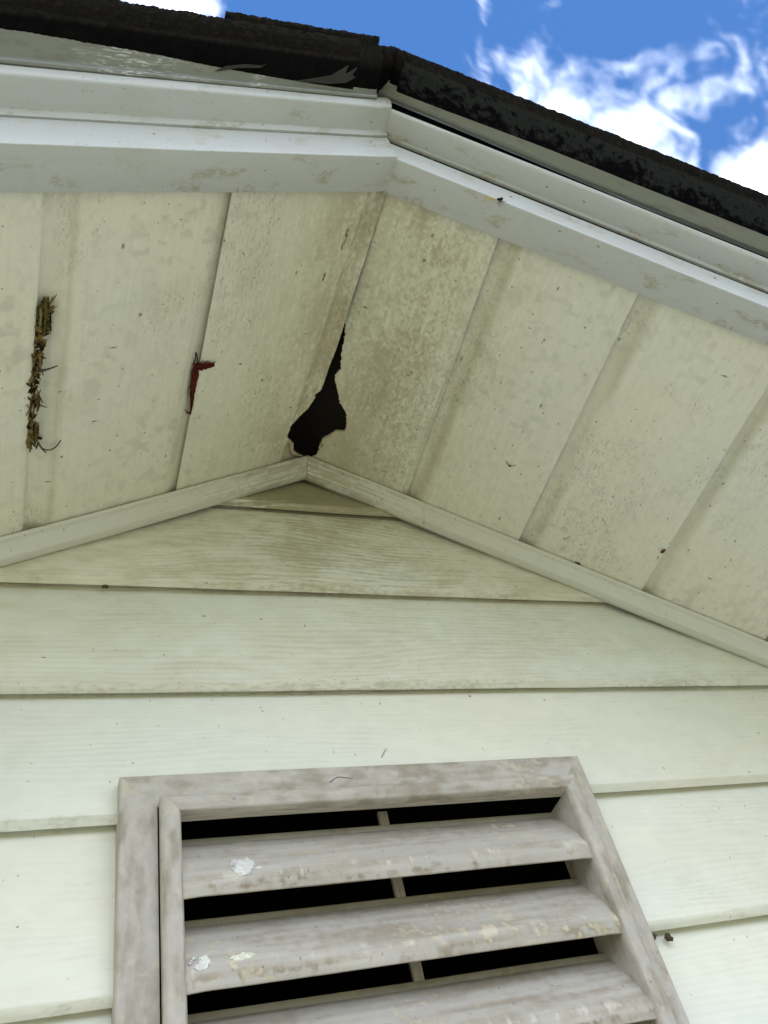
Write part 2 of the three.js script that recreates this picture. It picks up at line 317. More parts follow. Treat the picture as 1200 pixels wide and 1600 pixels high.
const M = {
  siding: mat({ map: WALL.map, bumpMap: WALL.bump, bumpScale: 0.0008, roughness: 0.62 }),
  soffitL: mat({ map: SOFL.map, bumpMap: SOFL.bump, bumpScale: 0.0006, roughness: 0.6 }),
  soffitR: mat({ map: SOFR.map, bumpMap: SOFR.bump, bumpScale: 0.0006, roughness: 0.6 }),
  metal: mat({ map: METAL.map, bumpMap: METAL.bump, bumpScale: 0.0004, roughness: 0.38 }),
  drip: mat({ map: DRIP.map, roughness: 0.36 }),
  trim: mat({ map: TRIM.map, bumpMap: TRIM.bump, bumpScale: 0.0004, roughness: 0.6 }),
  vent: mat({ map: VENT.map, bumpMap: VENT.bump, bumpScale: 0.0006, roughness: 0.72 }),
  louver: mat({ map: LOUV.map, bumpMap: LOUV.bump, bumpScale: 0.0006, roughness: 0.72 }),
  shingle: matte({ vertexColors: true }),
  wood: matte({ color: lin(0.055, 0.045, 0.036) }),  // timber colour darkened to stand in for shade behind the soffit hole
  plain: matte({ vertexColors: true }),
  dark: matte({ color: lin(0.02, 0.016, 0.012) }),
  felt: matte({ color: lin(0.055, 0.055, 0.052) }),
  white: mat({ color: lin(0.78, 0.78, 0.74), roughness: 0.9 }),
  cream: mat({ color: lin(0.62, 0.58, 0.44), roughness: 0.9 }),
  yellow: mat({ color: lin(0.55, 0.48, 0.22), roughness: 0.7 }),
};

// ------------------------------------------------------------------ ground
{
  const G = surface(512, 512, 0, 4, 0, 4, (a, b) => { const n = fbm(a * 30, b * 30, 3, 4), p = fbm(a * 2, b * 2, 9, 3); return [0.085 + 0.07 * n + 0.03 * p, 0.105 + 0.075 * n, 0.045 + 0.035 * n, n]; });
  G.map.repeat.set(150, 150); G.bump.repeat.set(150, 150);
  const lawn = shadow(new THREE.Mesh(new THREE.PlaneGeometry(1200, 1200).rotateX(-Math.PI / 2), mat({ map: G.map, bumpMap: G.bump, bumpScale: 0.02, roughness: 1 })));
  lawn.name = 'lawn'; lawn.userData.kind = 'structure'; scene.add(lawn);
  const T = surface(512, 512, 0, 2, 0, 2, (a, b) => { const n = fbm(a * 60, b * 60, 3, 4), p = fbm(a * 3, b * 3, 9, 3), f = 0.9 + 0.14 * n + 0.1 * (p - 0.5); return [0.19 * f, 0.182 * f, 0.155 * f, n]; });
  T.map.repeat.set(4, 4); T.bump.repeat.set(4, 4);
  const added_bounce_slab = shadow(new THREE.Mesh(box(6, 0.08, 3.4, 0.3, 0.02, 1.75), mat({ map: T.map, bumpMap: T.bump, bumpScale: 0.004, roughness: 0.95 })));  // unseen pale slab, added to bounce light up to the soffit
  added_bounce_slab.name = 'added_bounce_slab'; added_bounce_slab.userData.kind = 'structure'; scene.add(added_bounce_slab);
}

// ------------------------------------------------------------------ unseen trees added behind the viewer to cut off the low sky
{
  const bark = mat({ color: lin(0.09, 0.065, 0.045), roughness: 1 }), leaf = new THREE.MeshStandardMaterial({ color: lin(0.07, 0.11, 0.035), roughness: 0.9, side: THREE.DoubleSide });
  const where = ['left of the row', 'second of the row', 'third of the row', 'middle of the row', 'fifth of the row', 'sixth of the row', 'right of the row'];
  for (let k = 0; k < 7; k++) {
    const t = thing('added_tree', 'unseen leafy tree added behind the viewer to block low sky, ' + where[k], 'tree', 'added trees behind the viewer'), x = -10.5 + 3.4 * k + rr(-0.6, 0.6), z = 14 + rr(-0.5, 1.5), H = rr(3.6, 4.6), R = rr(1.9, 2.4);
    const trunk = [tube([[x, 0, z], [x + 0.1, H * 0.3, z + 0.05], [x, H * 0.62, z]], 0.2, 0.08, 8, 8)];
    for (let b = 0; b < 5; b++) { const a = b * 1.256 + k; trunk.push(tube([[x, H * (0.3 + 0.06 * b), z], [x + Math.cos(a) * R * 0.4, H * (0.42 + 0.07 * b), z + Math.sin(a) * R * 0.4], [x + Math.cos(a) * R * 0.75, H * (0.5 + 0.08 * b), z + Math.sin(a) * R * 0.75]], 0.07, 0.02, 6, 6)); }
    part(t, 'trunk', mergeGeometries(trunk), bark);
    const pos = [], N = 1500;
    for (let i = 0; i < N; i++) {
      const u = rr(-1, 1), a = rr(0, 6.283), q = Math.sqrt(1 - u * u), rad = Math.cbrt(rr(0.25, 1)) * (0.7 + 0.6 * fbm3(q * Math.cos(a) * 1.6 + k * 5, u * 1.6, q * Math.sin(a) * 1.6, 3));
      const cx = x + q * Math.cos(a) * R * rad, cy = H * 0.6 + u * H * 0.42 * rad, cz = z + q * Math.sin(a) * R * rad, sz = rr(0.10, 0.2);
      const e1 = new THREE.Vector3(rr(-1, 1), rr(-1, 1), rr(-1, 1)).normalize(), e2 = new THREE.Vector3(rr(-1, 1), rr(-1, 1), rr(-1, 1)).cross(e1).normalize();
      const P = (c, d) => pos.push(cx + sz * (c * e1.x + d * e2.x * 0.55), cy + sz * (c * e1.y + d * e2.y * 0.55), cz + sz * (c * e1.z + d * e2.z * 0.55));
      P(-1, 0); P(0, 1); P(1, 0); P(-1, 0); P(1, 0); P(0, -1);
    }
    const g = new THREE.BufferGeometry(); g.setAttribute('position', new THREE.Float32BufferAttribute(pos, 3)); g.computeVertexNormals();
    part(t, 'crown', g, leaf);
  }
}

// ------------------------------------------------------------------ gable wall of lapped boards
const HALF = 1.75, VX0 = -0.272, VX1 = 0.292, VY1 = -0.622, VY0 = -1.335;
{
  const wall = thing('gable_wall', 'pale green lapped siding of the gable wall around the vent', 'wall');
  const top = (y) => Math.min(HALF, Math.max(0.004, (0.034 - y) / TP));
  LAP.forEach((yb, k) => {
    const yt = k ? LAP[k - 1] + 0.0165 : 0.028;
    const prof = [[yt, -0.0145]];
    for (let s = 1; s <= 9; s++) prof.push([mix(yt, yb + 0.0135, s / 9), mix(-0.0142, 0.0037, s / 9)]);
    prof.push([yb + 0.0118, 0.0043], [yb + 0.0102, 0.0045], [yb + 0.0088, 0.0040], [yb + 0.0072, 0.0029], [yb + 0.0022, -0.0006], [yb + 0.0008, -0.0018], [yb + 0.0001, -0.0030], [yb + 0.0006, -0.0042], [yb + 0.0020, -0.0047], [yb + 0.0155, -0.0050], [yb + 0.0158, -0.0170]);   // rounded lip, hooked up behind
    const wav = (x) => 0.0022 * (vn(x * 2.6, k * 7.7, 5) - 0.5) + 0.0009 * (vn(x * 13, k * 3.1, 6) - 0.5) + (k === 0 ? 0.003 * ((x / 0.2) ** 2 - 0.6) * 0.35 : 0);
    const dz = (x, y) => 0.0016 * (vn(x * 3.1 + k, y * 7 + k * 2, 8) - 0.5);
    const piece = (xa, xb, p, n) => grid(n + 1, p.length, (i, j) => {
      const y = p[j][0], w = top(y), lo = Math.max(-w, xa), hi = Math.min(w, xb), x = mix(lo, hi, i / n), q = y + wav(x);
      return [x, Y0 + q, p[j][1] + dz(x, y), ...WALL.uv(x, y)];
    }, 0.5);
    const gs = [];
    if (k < 3 || yt < VY0) gs.push(piece(-HALF, HALF, prof, k === 0 ? 40 : 150));
    else {
      gs.push(piece(-HALF, VX0, prof, 60), piece(VX1, HALF, prof, 60));
      const cut = (y) => [y, mix(-0.0142, 0.0030, clamp((y - yt) / (yb + 0.0135 - yt)))];
      if (k === 3) gs.push(piece(VX0, VX1, [...prof.slice(0, 10).filter((p) => p[0] > VY1 + 0.002), cut(VY1)], 40));
      if (yb < VY0) gs.push(piece(VX0, VX1, [cut(VY0), ...prof.filter((p) => p[0] < VY0 - 0.002)], 40));
    }
    part(wall, 'siding_board', mergeGeometries(gs), M.siding, k === 0 ? 'small grimy triangular board under the apex' : undefined);
  });
  const sh = new THREE.Shape(); sh.moveTo(-HALF, 0); sh.lineTo(HALF, 0); sh.lineTo(HALF, Y0 + 0.12 - TP * HALF); sh.lineTo(0, Y0 + 0.12); sh.lineTo(-HALF, Y0 + 0.12 - TP * HALF);
  const ho = new THREE.Path(); ho.moveTo(VX0 - 0.004, Y0 + VY0 - 0.004); ho.lineTo(VX0 - 0.004, Y0 + VY1 + 0.004); ho.lineTo(VX1 + 0.004, Y0 + VY1 + 0.004); ho.lineTo(VX1 + 0.004, Y0 + VY0 - 0.004); sh.holes.push(ho);
  const g = new THREE.ExtrudeGeometry(sh, { depth: 0.012, bevelEnabled: false }); g.translate(0, 0, -0.028);
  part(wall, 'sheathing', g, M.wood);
  const sideH = Y0 - TP * HALF + 0.1;
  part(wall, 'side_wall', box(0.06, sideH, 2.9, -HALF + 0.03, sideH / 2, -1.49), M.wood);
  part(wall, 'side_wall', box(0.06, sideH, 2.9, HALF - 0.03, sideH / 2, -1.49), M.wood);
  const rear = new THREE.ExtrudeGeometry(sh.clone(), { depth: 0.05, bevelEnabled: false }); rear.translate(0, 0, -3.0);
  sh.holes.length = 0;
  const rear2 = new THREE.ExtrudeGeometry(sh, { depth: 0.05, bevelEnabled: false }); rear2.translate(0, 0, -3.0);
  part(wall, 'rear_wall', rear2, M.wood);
}

// ------------------------------------------------------------------ soffits
const HS = 0.030;                      // height of the soffit's underside at the ridge
const lookup = (tab, z) => { if (z >= tab[0][1]) return tab[0][0]; for (let i = 1; i < tab.length; i++) if (z >= tab[i][1]) { const t = (z - tab[i][1]) / (tab[i - 1][1] - tab[i][1]); return mix(tab[i][0], tab[i - 1][0], t); } return tab[tab.length - 1][0]; };
const TEARL = [[0.0075, 0.56], [0.003, 0.45], [-0.0015, 0.366], [-0.0017, 0.313], [-0.0035, 0.2726], [-0.0075, 0.235], [-0.0090, 0.2023], [-0.011, 0.1885], [-0.0209, 0.1824], [-0.0182, 0.1758], [-0.028, 0.1519], [-0.0399, 0.1395], [-0.0507, 0.1227], [-0.0535, 0.0949], [-0.0474, 0.0877], [-0.0358, 0.0756], [-0.0313, 0.0566], [-0.0198, 0.0456], [-0.006, 0.036], [-0.004, 0.0]];
const TEARR = [[-0.003, 0.56], [-0.004, 0.37], [-0.001, 0.3534], [0.001, 0.3257], [0.0053, 0.304], [0.0073, 0.2757], [0.0111, 0.2437], [0.0140, 0.237], [0.0097, 0.227], [0.0084, 0.2142], [0.016, 0.1991], [0.0215, 0.1855], [0.0279, 0.1716], [0.0438, 0.1525], [0.0486, 0.1279], [0.0465, 0.1185], [0.0345, 0.1130], [0.0259, 0.0969], [0.0169, 0.0854], [0.0164, 0.047], [0.008, 0.036], [0.006, 0.0]];
const fray = (z, s) => 0.0016 * (vn(z * 420, 1, s) - 0.5) + 0.0012 * (vn(z * 1100, 2, s) - 0.5);
{
  const zs = [...range(0.004, 0.03, 0.004), ...range(0.0325, 0.38, 0.0018), ...range(0.39, 0.572, 0.012)];
  const zc = range(0.004, 0.572, 0.012);
  function panel(root, side, xs, n, zrow, edge, surf, matl, id) {
    const g = slab(xs.length, zrow.length, (i, j) => {
      const z = zrow[j], x = edge ? edge(xs[i], z, i) : xs[i];
      const wave = 0.0012 * (vn(x * 9 + id * 3, z * 6, 4) - 0.5) + 0.0005 * (vn(x * 40, z * 30, 9) - 0.5);
      return [x, Y0 + HS - TP * side * x + n(x, z) + wave, z, ...surf.uv(x, z)];
    }, [0, 0.0032, 0], 0.6);
    return part(root, 'soffit_panel', g, matl);
  }
  const L = thing('soffit', 'weathered cream soffit left of the ridge with straw and red scrap in its seams', 'soffit', 'eave soffits');
  const R = thing('soffit', 'weathered cream soffit right of the ridge with brown stained grooves and painted shade in them', 'soffit', 'eave soffits');
  // left: farthest panel laps over the next, whose groove rises under it
  const lapEdge = (x, x0) => -0.0004 * gauss(x, x0, 0.004);
  panel(L, -1, [...range(-0.70, -0.47, 0.02), -0.465, -0.461, -0.4585, -0.4572, -0.4566, -0.4564], (x) => 0.0015 * ss(-0.460, -0.4564, x) + 0.008 * ss(-0.4573, -0.4564, x), zc, (x, z) => x + 0.0015 * (vn(z * 9, 1, 3) - 0.5) * ss(-0.5, -0.457, x), SOFL, M.soffitL, 1);
  panel(L, -1, [-0.475, -0.459, -0.452, -0.445, -0.440, -0.436, -0.432, -0.428, -0.424, -0.419, ...range(-0.41, -0.266, 0.02), -0.262, -0.2585, -0.2555, -0.2525, -0.2505, -0.2488, -0.247, -0.243, -0.238, -0.230], (x) => 0.0115 * (1 - ss(-0.450, -0.424, x)) + 0.0075 * ss(-0.2565, -0.2465, x), zc, (x, z) => x + 0.0015 * (vn(z * 7, 2, 3) - 0.5) * gauss(x, -0.25, 0.02), SOFL, M.soffitL, 2);
  const bandL = (z) => -0.025 - (0.551 - z) * 0.0573;
  panel(L, -1, [-0.2385, -0.2378, -0.2365, -0.234, -0.228, ...range(-0.22, -0.09, 0.02), ...range(-0.08, -0.008, 0.004), -0.005, -0.003, -0.001, 0],
    (x, z) => { const b = bandL(z), e = lookup(TEARL, z); return 0.0012 * ss(-0.2365, -0.2385, x) + 0.0062 * ss(b - 0.001, b + 0.006, x) * (1 - ss(e - 0.008, e - 0.003, x)) - 0.0012 * ss(e - 0.006, e - 0.002, x) + 0.004 * ss(0.16, 0.08, z) * ss(e - 0.03, e, x); },
    zs, (x, z) => { const e = lookup(TEARL, z) + (z < 0.2 && z > 0.036 ? fray(z, 3) : 0.25 * fray(z * 0.5, 5)); const w = ss(-0.14, 0, x); return x + e * w; }, SOFL, M.soffitL, 3);
  // right
  const cols = (c) => [c - 0.006, c - 0.002, c + 0.0005, c + 0.0025, c + 0.0045, c + 0.0065, c + 0.010, c + 0.014, c + 0.018, c + 0.022, c + 0.026, c + 0.030, c + 0.034, c + 0.038, c + 0.043];
  const bend = (c, s) => (x, z) => x + 0.003 * (vn(z * 5, c * 50, s) - 0.5) * gauss(x, c, 0.05);
  panel(R, 1, [0, 0.002, 0.004, 0.008, ...range(0.012, 0.156, 0.008), 0.161, 0.1645, 0.168, 0.1702, 0.1712],
    (x, z) => { const e = lookup(TEARR, z); return (0.004 * (1 - ss(0.004, 0.03, x)) + 0.008 * (1 - ss(0.006, 0.014, x))) * ss(0.26, 0.38, z) + 0.0035 * ss(0.05, 0.005, x - e) * ss(0.22, 0.10, z) * 0.6 + 0.006 * ss(0.1686, 0.1712, x); },
    zs, (x, z) => { const e = lookup(TEARR, z) + (z < 0.33 && z > 0.036 ? 1.5 * fray(z, 8) : 0); return x + e * (1 - ss(0, 0.15, x)) + (0.552 - z) * 0.012 * ss(0.1, 0.17, x); }, SOFR, M.soffitR, 4);
  const tilt = (x, z) => (0.552 - z) * 0.014 * (1 - ss(0.17, 0.36, x));
  panel(R, 1, [0.160, 0.168, ...cols(0.169).slice(3), ...range(0.225, 0.355, 0.02), ...cols(0.3705).slice(0, 4), 0.3738], (x) => 0.0125 * (1 - ss(0.185, 0.209, x)) + 0.006 * ss(0.3712, 0.3738, x), zc, (x, z) => x + tilt(x, z), SOFR, M.soffitR, 5);
  const GD = 0.0125;
  const nextPanel = (c, d, id) => panel(R, 1, [c - 0.012, c - 0.003, ...cols(c).slice(3), ...range(c + 0.06, d - 0.02, 0.02), ...cols(d).slice(0, 4), d + 0.0035], (x) => GD * (1 - ss(c + 0.014, c + 0.036, x)) + 0.006 * ss(d + 0.0012, d + 0.0035, x), zc, (x, z) => x + 0.004 * ss(0.552, 0, z) * (1 - ss(c, c + 0.1, x)), SOFR, M.soffitR, id);
  nextPanel(0.3725, 0.586, 6); nextPanel(0.586, 0.800, 7); nextPanel(0.800, 1.01, 8);
  for (let k = 0; k < 5; k++) nextPanel(1.01 + 0.21 * k, 1.22 + 0.21 * k, 9 + k);   // on down to the eaves
  for (let k = 0; k < 6; k++) panel(L, -1, range(-0.915 - 0.215 * k, -0.695 - 0.215 * k, 0.02), (x) => 0.0035 + 0.0003 * k, zc, null, SOFL, M.soffitL, 20 + k);
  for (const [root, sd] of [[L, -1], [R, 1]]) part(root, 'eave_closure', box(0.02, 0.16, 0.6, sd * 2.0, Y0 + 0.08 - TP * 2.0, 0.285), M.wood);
}

// torn, curled rims of panel left standing in the hole
{
  const rim = (root, side, pts, wid, up, surf, matl, k) => {
    const c = new THREE.CatmullRomCurve3(pts.map(([x, z]) => new THREE.Vector3(x, 0, z)), false, 'catmullrom', 0.2), n = 46;
    part(root, 'torn_edge', slab(5, n + 1, (i, j) => {
      const t = j / n, p = c.getPoint(t), tg = c.getTangent(t), u = i / 4, w = wid * (0.35 + 0.9 * fbm(t * 14, k, 8, 3)) * Math.min(1, 6 * t + 0.15, 6 * (1 - t) + 0.15), x = p.x + side * tg.z * u * w, z = p.z - side * tg.x * u * w;
      return [x, Y0 + HS - TP * (root === sofRoot[1] ? 1 : -1) * x + 0.0004 + up * u * u * (0.5 + vn(t * 20, k, 5)), z, ...surf.uv(p.x, p.z)];
    }, [0, 0.0010, 0], 0.7), matl);
  };
  const sofRoot = scene.children.filter((o) => o.name.startsWith('soffit'));
  rim(sofRoot[0], 1, [[-0.0530, 0.098], [-0.0490, 0.0885], [-0.0372, 0.0765], [-0.0322, 0.0580], [-0.0215, 0.0466], [-0.012, 0.040]], 0.0062, 0.0035, SOFL, M.soffitL, 3);
  rim(sofRoot[1], -1, [[0.0480, 0.1225], [0.0460, 0.1180], [0.0345, 0.1132], [0.0262, 0.0972], [0.0175, 0.0856], [0.0167, 0.0560]], 0.0045, 0.0030, SOFR, M.soffitR, 7);
  rim(sofRoot[0], 1, [[-0.0120, 0.1890], [-0.0205, 0.1828], [-0.0190, 0.1758], [-0.0285, 0.1520], [-0.0400, 0.1398], [-0.0505, 0.1230]], 0.0022, 0.0010, SOFL, M.soffitL, 9);
}

// ------------------------------------------------------------------ rake trim where the wall meets the soffit
{
  const prof = fillet([[0.010, -0.004], [0.001, 0.006], [-0.0006, 0.0165, 0.002], [0.0010, 0.0215, 0.002], [0.0205, 0.0330, 0.0010], [0.0208, 0.0405, 0.0010], [0.0258, 0.0422, 0.001], [0.0278, 0.0405, 0.001], [0.0282, 0.030], [0.0286, 0.002]], 3);
  const wob = (s) => (x, j) => [0.0014 * (vn(x * 6, 1, s) - 0.5), 0.0012 * (vn(x * 5, 2, s) - 0.5)];
  const tex = M.trim;
  function trim(side, xa, xb, label, s, dy = 0) {
    const xs = range(xa, xb, 0.012);
    const g = grid(xs.length, prof.length, (i, j) => { const x = xs[i], w = wob(s)(x, j); return [side * x, Y0 + prof[j][0] + w[0] + dy - TP * x, prof[j][1] + w[1], ...TRIM.uv(x * 1.13, 0.03 + prof[j][0] + prof[j][1] * 0.6 + 0.04 * (s - 61))]; }, 0.5);
    return single('rake_trim', g, tex, label, 'trim', 'trim strips along the top of the wall');
  }
  trim(-1, 0.0006, HALF + 0.05, 'pale trim strip sloping down left of the apex under the soffit', 61);
  trim(1, 0.0004, 0.2045, 'short stained trim strip directly right of the apex', 62, 0.0002);
  trim(1, 0.2050, HALF + 0.05, 'long trim strip on the right, below the joint, along the soffit', 62, 0.0);
}

// ------------------------------------------------------------------ fascia, upper moulding, drip edges, roof
{
  const xl = [0, ...range(0.004, 0.62, 0.02), ...range(0.7, 2.05, 0.15)];
  const xlR = xl.map((x) => x);
  const wob = (a, s) => (x, j) => [a * (vn(x * 3.3, s, 1) - 0.5) + a * 0.3 * (vn(x * 14, s, 2) - 0.5), a * 0.5 * (vn(x * 4.1, s, 3) - 0.5)];
  // fascia cover: return under the soffit edge, then the front face
  const fasc = fillet([[0.034, 0.5605], [0.0195, 0.5612, 0.0008], [0.0200, 0.6160, 0.0022], [0.0950, 0.6180, 0.0006], [0.0955, 0.6140]], 4);
  const fascR = fillet([[0.034, 0.5595], [0.0195, 0.5602, 0.0008], [0.0200, 0.6140, 0.0022], [0.0905, 0.6145, 0.0006], [0.0912, 0.6100]], 4);
  const fL = thing('fascia_cover', 'wide white fascia cover along the left eave edge', 'fascia', 'metal fascia covers');
  part(fL, 'cover', rake(fasc, -1, [-0.003, ...xl], (x, j) => { const w = wob(0.002, 3)(x, j), o = ss(0.03, 0.0, x); return [w[0] - 0.0012 * o, w[1] + 0.0014 * o]; }), M.metal);
  const fR = thing('fascia_cover', 'white fascia cover on the right eave with a dark open crack above', 'fascia', 'metal fascia covers');
  part(fR, 'cover', rake(fascR, 1, xlR, wob(0.002, 9)), M.metal);
  const nailGeo = new THREE.SphereGeometry(0.0022, 12, 6, 0, Math.PI * 2, 0, Math.PI / 2).rotateX(Math.PI / 2).scale(1, 1, 0.5), nailMat = mat({ color: lin(0.30, 0.31, 0.31), roughness: 0.5, metalness: 0.6 });
  for (const [root, side, x, h, z] of [[fL, -1, 0.030, 0.075, 0.6176], [fL, -1, 0.345, 0.066, 0.6172], [fR, 1, 0.176, 0.060, 0.6146], [fR, 1, 0.470, 0.062, 0.6146]]) { const n = part(root, 'nail', nailGeo, nailMat); n.position.set(side * x, Y0 + h - TP * x, z); }
  // upper moulding, proud of the fascia
  const mL = fillet([[0.097, 0.6168], [0.0968, 0.6206, 0.0005], [0.1080, 0.6235, 0.003], [0.1130, 0.6590, 0.004], [0.1255, 0.6640, 0.0025], [0.150, 0.6620]], 4);
  const mR = fillet([[0.106, 0.6120], [0.1045, 0.6160, 0.0006], [0.1085, 0.6185, 0.002], [0.1125, 0.6540, 0.0045], [0.1195, 0.6582, 0.0025], [0.1230, 0.6545, 0.0015], [0.1225, 0.630]], 4);
  single('rake_moulding', rake(mL, -1, [-0.003, ...xl], (x, j) => { const w = wob(0.0016, 13)(x, j), o = ss(0.03, 0.0, x); return [w[0] - 0.0012 * o, w[1] + 0.0016 * o]; }), M.metal, 'upper grey white moulding above the left fascia cover', 'moulding', 'upper mouldings');
  single('rake_moulding', rake(mR, 1, xlR, (x, j) => { const o = 0.006 * ss(0.9, 0.1, x) - 0.004; return [(j < 6 ? o * 0.9 : 0) + wob(0.0016, 17)(x, j)[0], wob(0.0016, 17)(x, j)[1]]; }), M.metal, 'upper moulding above the cracked right fascia, with a bright rim', 'moulding', 'upper mouldings');
  // drip edges
  const dL = fillet([[0.1345, 0.6630], [0.1310, 0.6655, 0.0008], [0.1330, 0.6690, 0.0014], [0.1410, 0.6705, 0.0014], [0.1440, 0.6695, 0.0010], [0.1600, 0.7030, 0.002], [0.163, 0.64]], 4);
  single('drip_edge', rake(dL, -1, range(0.021, 2.05, 0.02), wob(0.0022, 23), 0.5, DRIP.uv), M.drip, 'grey green metal drip edge under the black left shingles', 'drip edge', 'metal drip edges');
  const dR = fillet([[0.1470, 0.6520], [0.1440, 0.6548, 0.0008], [0.1425, 0.6590, 0.0012], [0.1440, 0.6640, 0.0014], [0.1470, 0.6648, 0.0008], [0.1565, 0.6830, 0.002], [0.160, 0.63]], 4);
  const dr = single('drip_edge', rake(dR, 1, [-0.022, -0.0215, -0.018, ...range(-0.01, 2.05, 0.02)], (x, j) => [wob(0.002, 29)(x, j)[0] + 0.0055 + 0.005 * ss(0.35, -0.02, x), 0.006 * ss(0.4, -0.02, x)], 0.5, DRIP.uv), M.drip, 'folded metal drip edge on the right with its cut end over the ridge', 'drip edge', 'metal drip edges');

  // roof: deck, then shingles with rough broken edges
  const roof = thing('shingle_roof', 'dark asphalt shingle roof edge with rough broken shingles against the sky', 'roof');
  for (const s of [-1, 1]) {
    const xs = [0, 1, 2.05];
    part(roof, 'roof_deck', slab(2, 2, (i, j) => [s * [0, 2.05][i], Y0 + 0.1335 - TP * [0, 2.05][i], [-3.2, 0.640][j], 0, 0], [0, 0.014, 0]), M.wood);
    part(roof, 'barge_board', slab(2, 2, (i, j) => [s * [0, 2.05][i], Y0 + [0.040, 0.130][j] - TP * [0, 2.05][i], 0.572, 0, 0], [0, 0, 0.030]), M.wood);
  }
  const rough = (x, j, s, a) => a * (fbm(x * 140, j * 3.7, s, 4) - 0.5) * 2 + a * 0.9 * (vn(x * 420, j * 5.3, s + 3) - 0.5);
  // one shingle strip: profile rows [h, z, rough, kind]
  function shingle(name, side, xa, xb, rows, colour, s, lab, sag = () => 0) {
    const xs = [...range(xa, Math.min(xb, 0.72), 0.0022)]; if (xb > 0.72) xs.push(...range(0.75, xb, 0.05));
    const cap0 = xs[0], body = grid(xs.length, rows.length, (i, j) => {
      const x = xs[i], [h, z, a] = rows[j], c = colour(x, j, z);
      return [side * x + (i === 0 ? side * rough(j * 0.013, j, s + 8, 0.002) : 0), Y0 + h - TP * x + sag(x) + rough(x, j, s, a * 0.6), z + rough(x, j + 40, s + 1, a), 0, 0, ...c];
    }, 0.9, true);
    const capRows = [0, 0.5, 1], mid = rows.length;
    const cap = grid(2, rows.length, (i, j) => { const [h, z, a] = rows[j], k = i ? [mix(rows[0][0], rows[rows.length - 1][0], j / (rows.length - 1)), Math.min(rows[0][1], rows[rows.length - 1][1])] : [h, z]; const c = colour(cap0, j, z); return [side * (cap0 + 0.0001), Y0 + k[0] - TP * cap0 + sag(cap0), k[1], 0, 0, ...c]; }, 0.5, true);
    part(roof, name, mergeGeometries([body, cap]), M.shingle, lab);
  }
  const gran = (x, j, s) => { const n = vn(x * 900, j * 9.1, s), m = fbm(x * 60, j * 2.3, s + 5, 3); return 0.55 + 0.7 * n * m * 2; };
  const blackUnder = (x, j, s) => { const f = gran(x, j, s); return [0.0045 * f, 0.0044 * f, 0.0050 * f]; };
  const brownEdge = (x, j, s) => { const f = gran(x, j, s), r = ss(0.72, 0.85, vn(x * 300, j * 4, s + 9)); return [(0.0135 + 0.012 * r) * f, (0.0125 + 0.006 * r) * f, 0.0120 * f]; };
  // left
  const finer = (rows, from, to) => rows.flatMap((p, i) => i >= from && i < to ? [0, 1, 2].map((k) => p.map((v, c) => mix(v, rows[i + 1][c], k / 3))) : [p]);
  const rowsL = finer([[0.1585, 0.640, 0], [0.1578, 0.668, 0.0004], [0.1570, 0.680, 0.0005], [0.1568, 0.690, 0.0006], [0.1575, 0.700, 0.0008], [0.1590, 0.7085, 0.001], [0.1620, 0.7135, 0.0016], [0.1670, 0.7150, 0.0018], [0.1690, 0.7175, 0.0018], [0.1695, 0.7245, 0.0018], [0.1735, 0.7305, 0.0022], [0.1785, 0.7345, 0.0024], [0.1840, 0.7365, 0.0024], [0.188, 0.7330, 0.001], [0.190, 0.60, 0]], 6, 12);
  const sagL = (x) => -0.0125 * ss(0.56, 0.02, x);
  shingle('shingle', -1, 0.064, 2.05, rowsL, (x, j) => j < 6 ? blackUnder(x, j, 5) : brownEdge(x, j * 2.7, 6), 31, undefined, sagL);
  const rowsTop = [[0.186, 0.60, 0], [0.1860, 0.7300, 0.001], [0.1875, 0.7385, 0.0016], [0.1915, 0.7430, 0.0018], [0.1960, 0.7425, 0.0018], [0.1985, 0.7380, 0.001], [0.2, 0.60, 0]];
  shingle('shingle', -1, 0.030, 0.2690, rowsTop, (x, j) => brownEdge(x, j, 16), 41, 'short upper shingle layer left of the ridge', sagL);
  // ridge cap, sagging over the apex
  const rowsC = [[0.1660, 0.650, 0], [0.1640, 0.676, 0.0008], [0.1625, 0.690, 0.001], [0.1610, 0.702, 0.0012], [0.1615, 0.7110, 0.0016], [0.1640, 0.7190, 0.002], [0.1690, 0.7260, 0.002], [0.1740, 0.7310, 0.002], [0.1800, 0.7320, 0.002], [0.184, 0.728, 0.001], [0.186, 0.60, 0]];
  const rowsD = [[0.152, 0.650, 0], [0.1465, 0.676, 0.0008], [0.1460, 0.690, 0.001], [0.1475, 0.702, 0.0012], [0.1520, 0.7120, 0.0016], [0.1590, 0.7200, 0.002], [0.1670, 0.7265, 0.002], [0.1740, 0.7310, 0.002], [0.1800, 0.7320, 0.002], [0.184, 0.728, 0.001], [0.186, 0.60, 0]];
  shingle('ridge_cap', -1, 0.0205, 0.069, rowsD, (x, j) => j < 4 ? blackUnder(x, j, 25) : brownEdge(x, j, 26).map((v) => v * 0.8), 51);
  shingle('ridge_cap', -1, -0.004, 0.0215, rowsC, (x, j) => j < 4 ? blackUnder(x, j, 25) : brownEdge(x, j, 26).map((v) => v * 0.8), 51);
  shingle('ridge_cap', 1, 0.003, 0.024, rowsC, (x, j) => j < 4 ? blackUnder(x, j, 27) : brownEdge(x, j, 28).map((v) => v * 0.8), 53);
  // right: grey underside with tar showing through in patches
  const rowsR = [[0.1600, 0.640, 0]];
  for (let k = 0; k <= 26; k++) rowsR.push([0.1588 + 0.0022 * k / 26, mix(0.662, 0.7165, k / 26), 0.00015]);
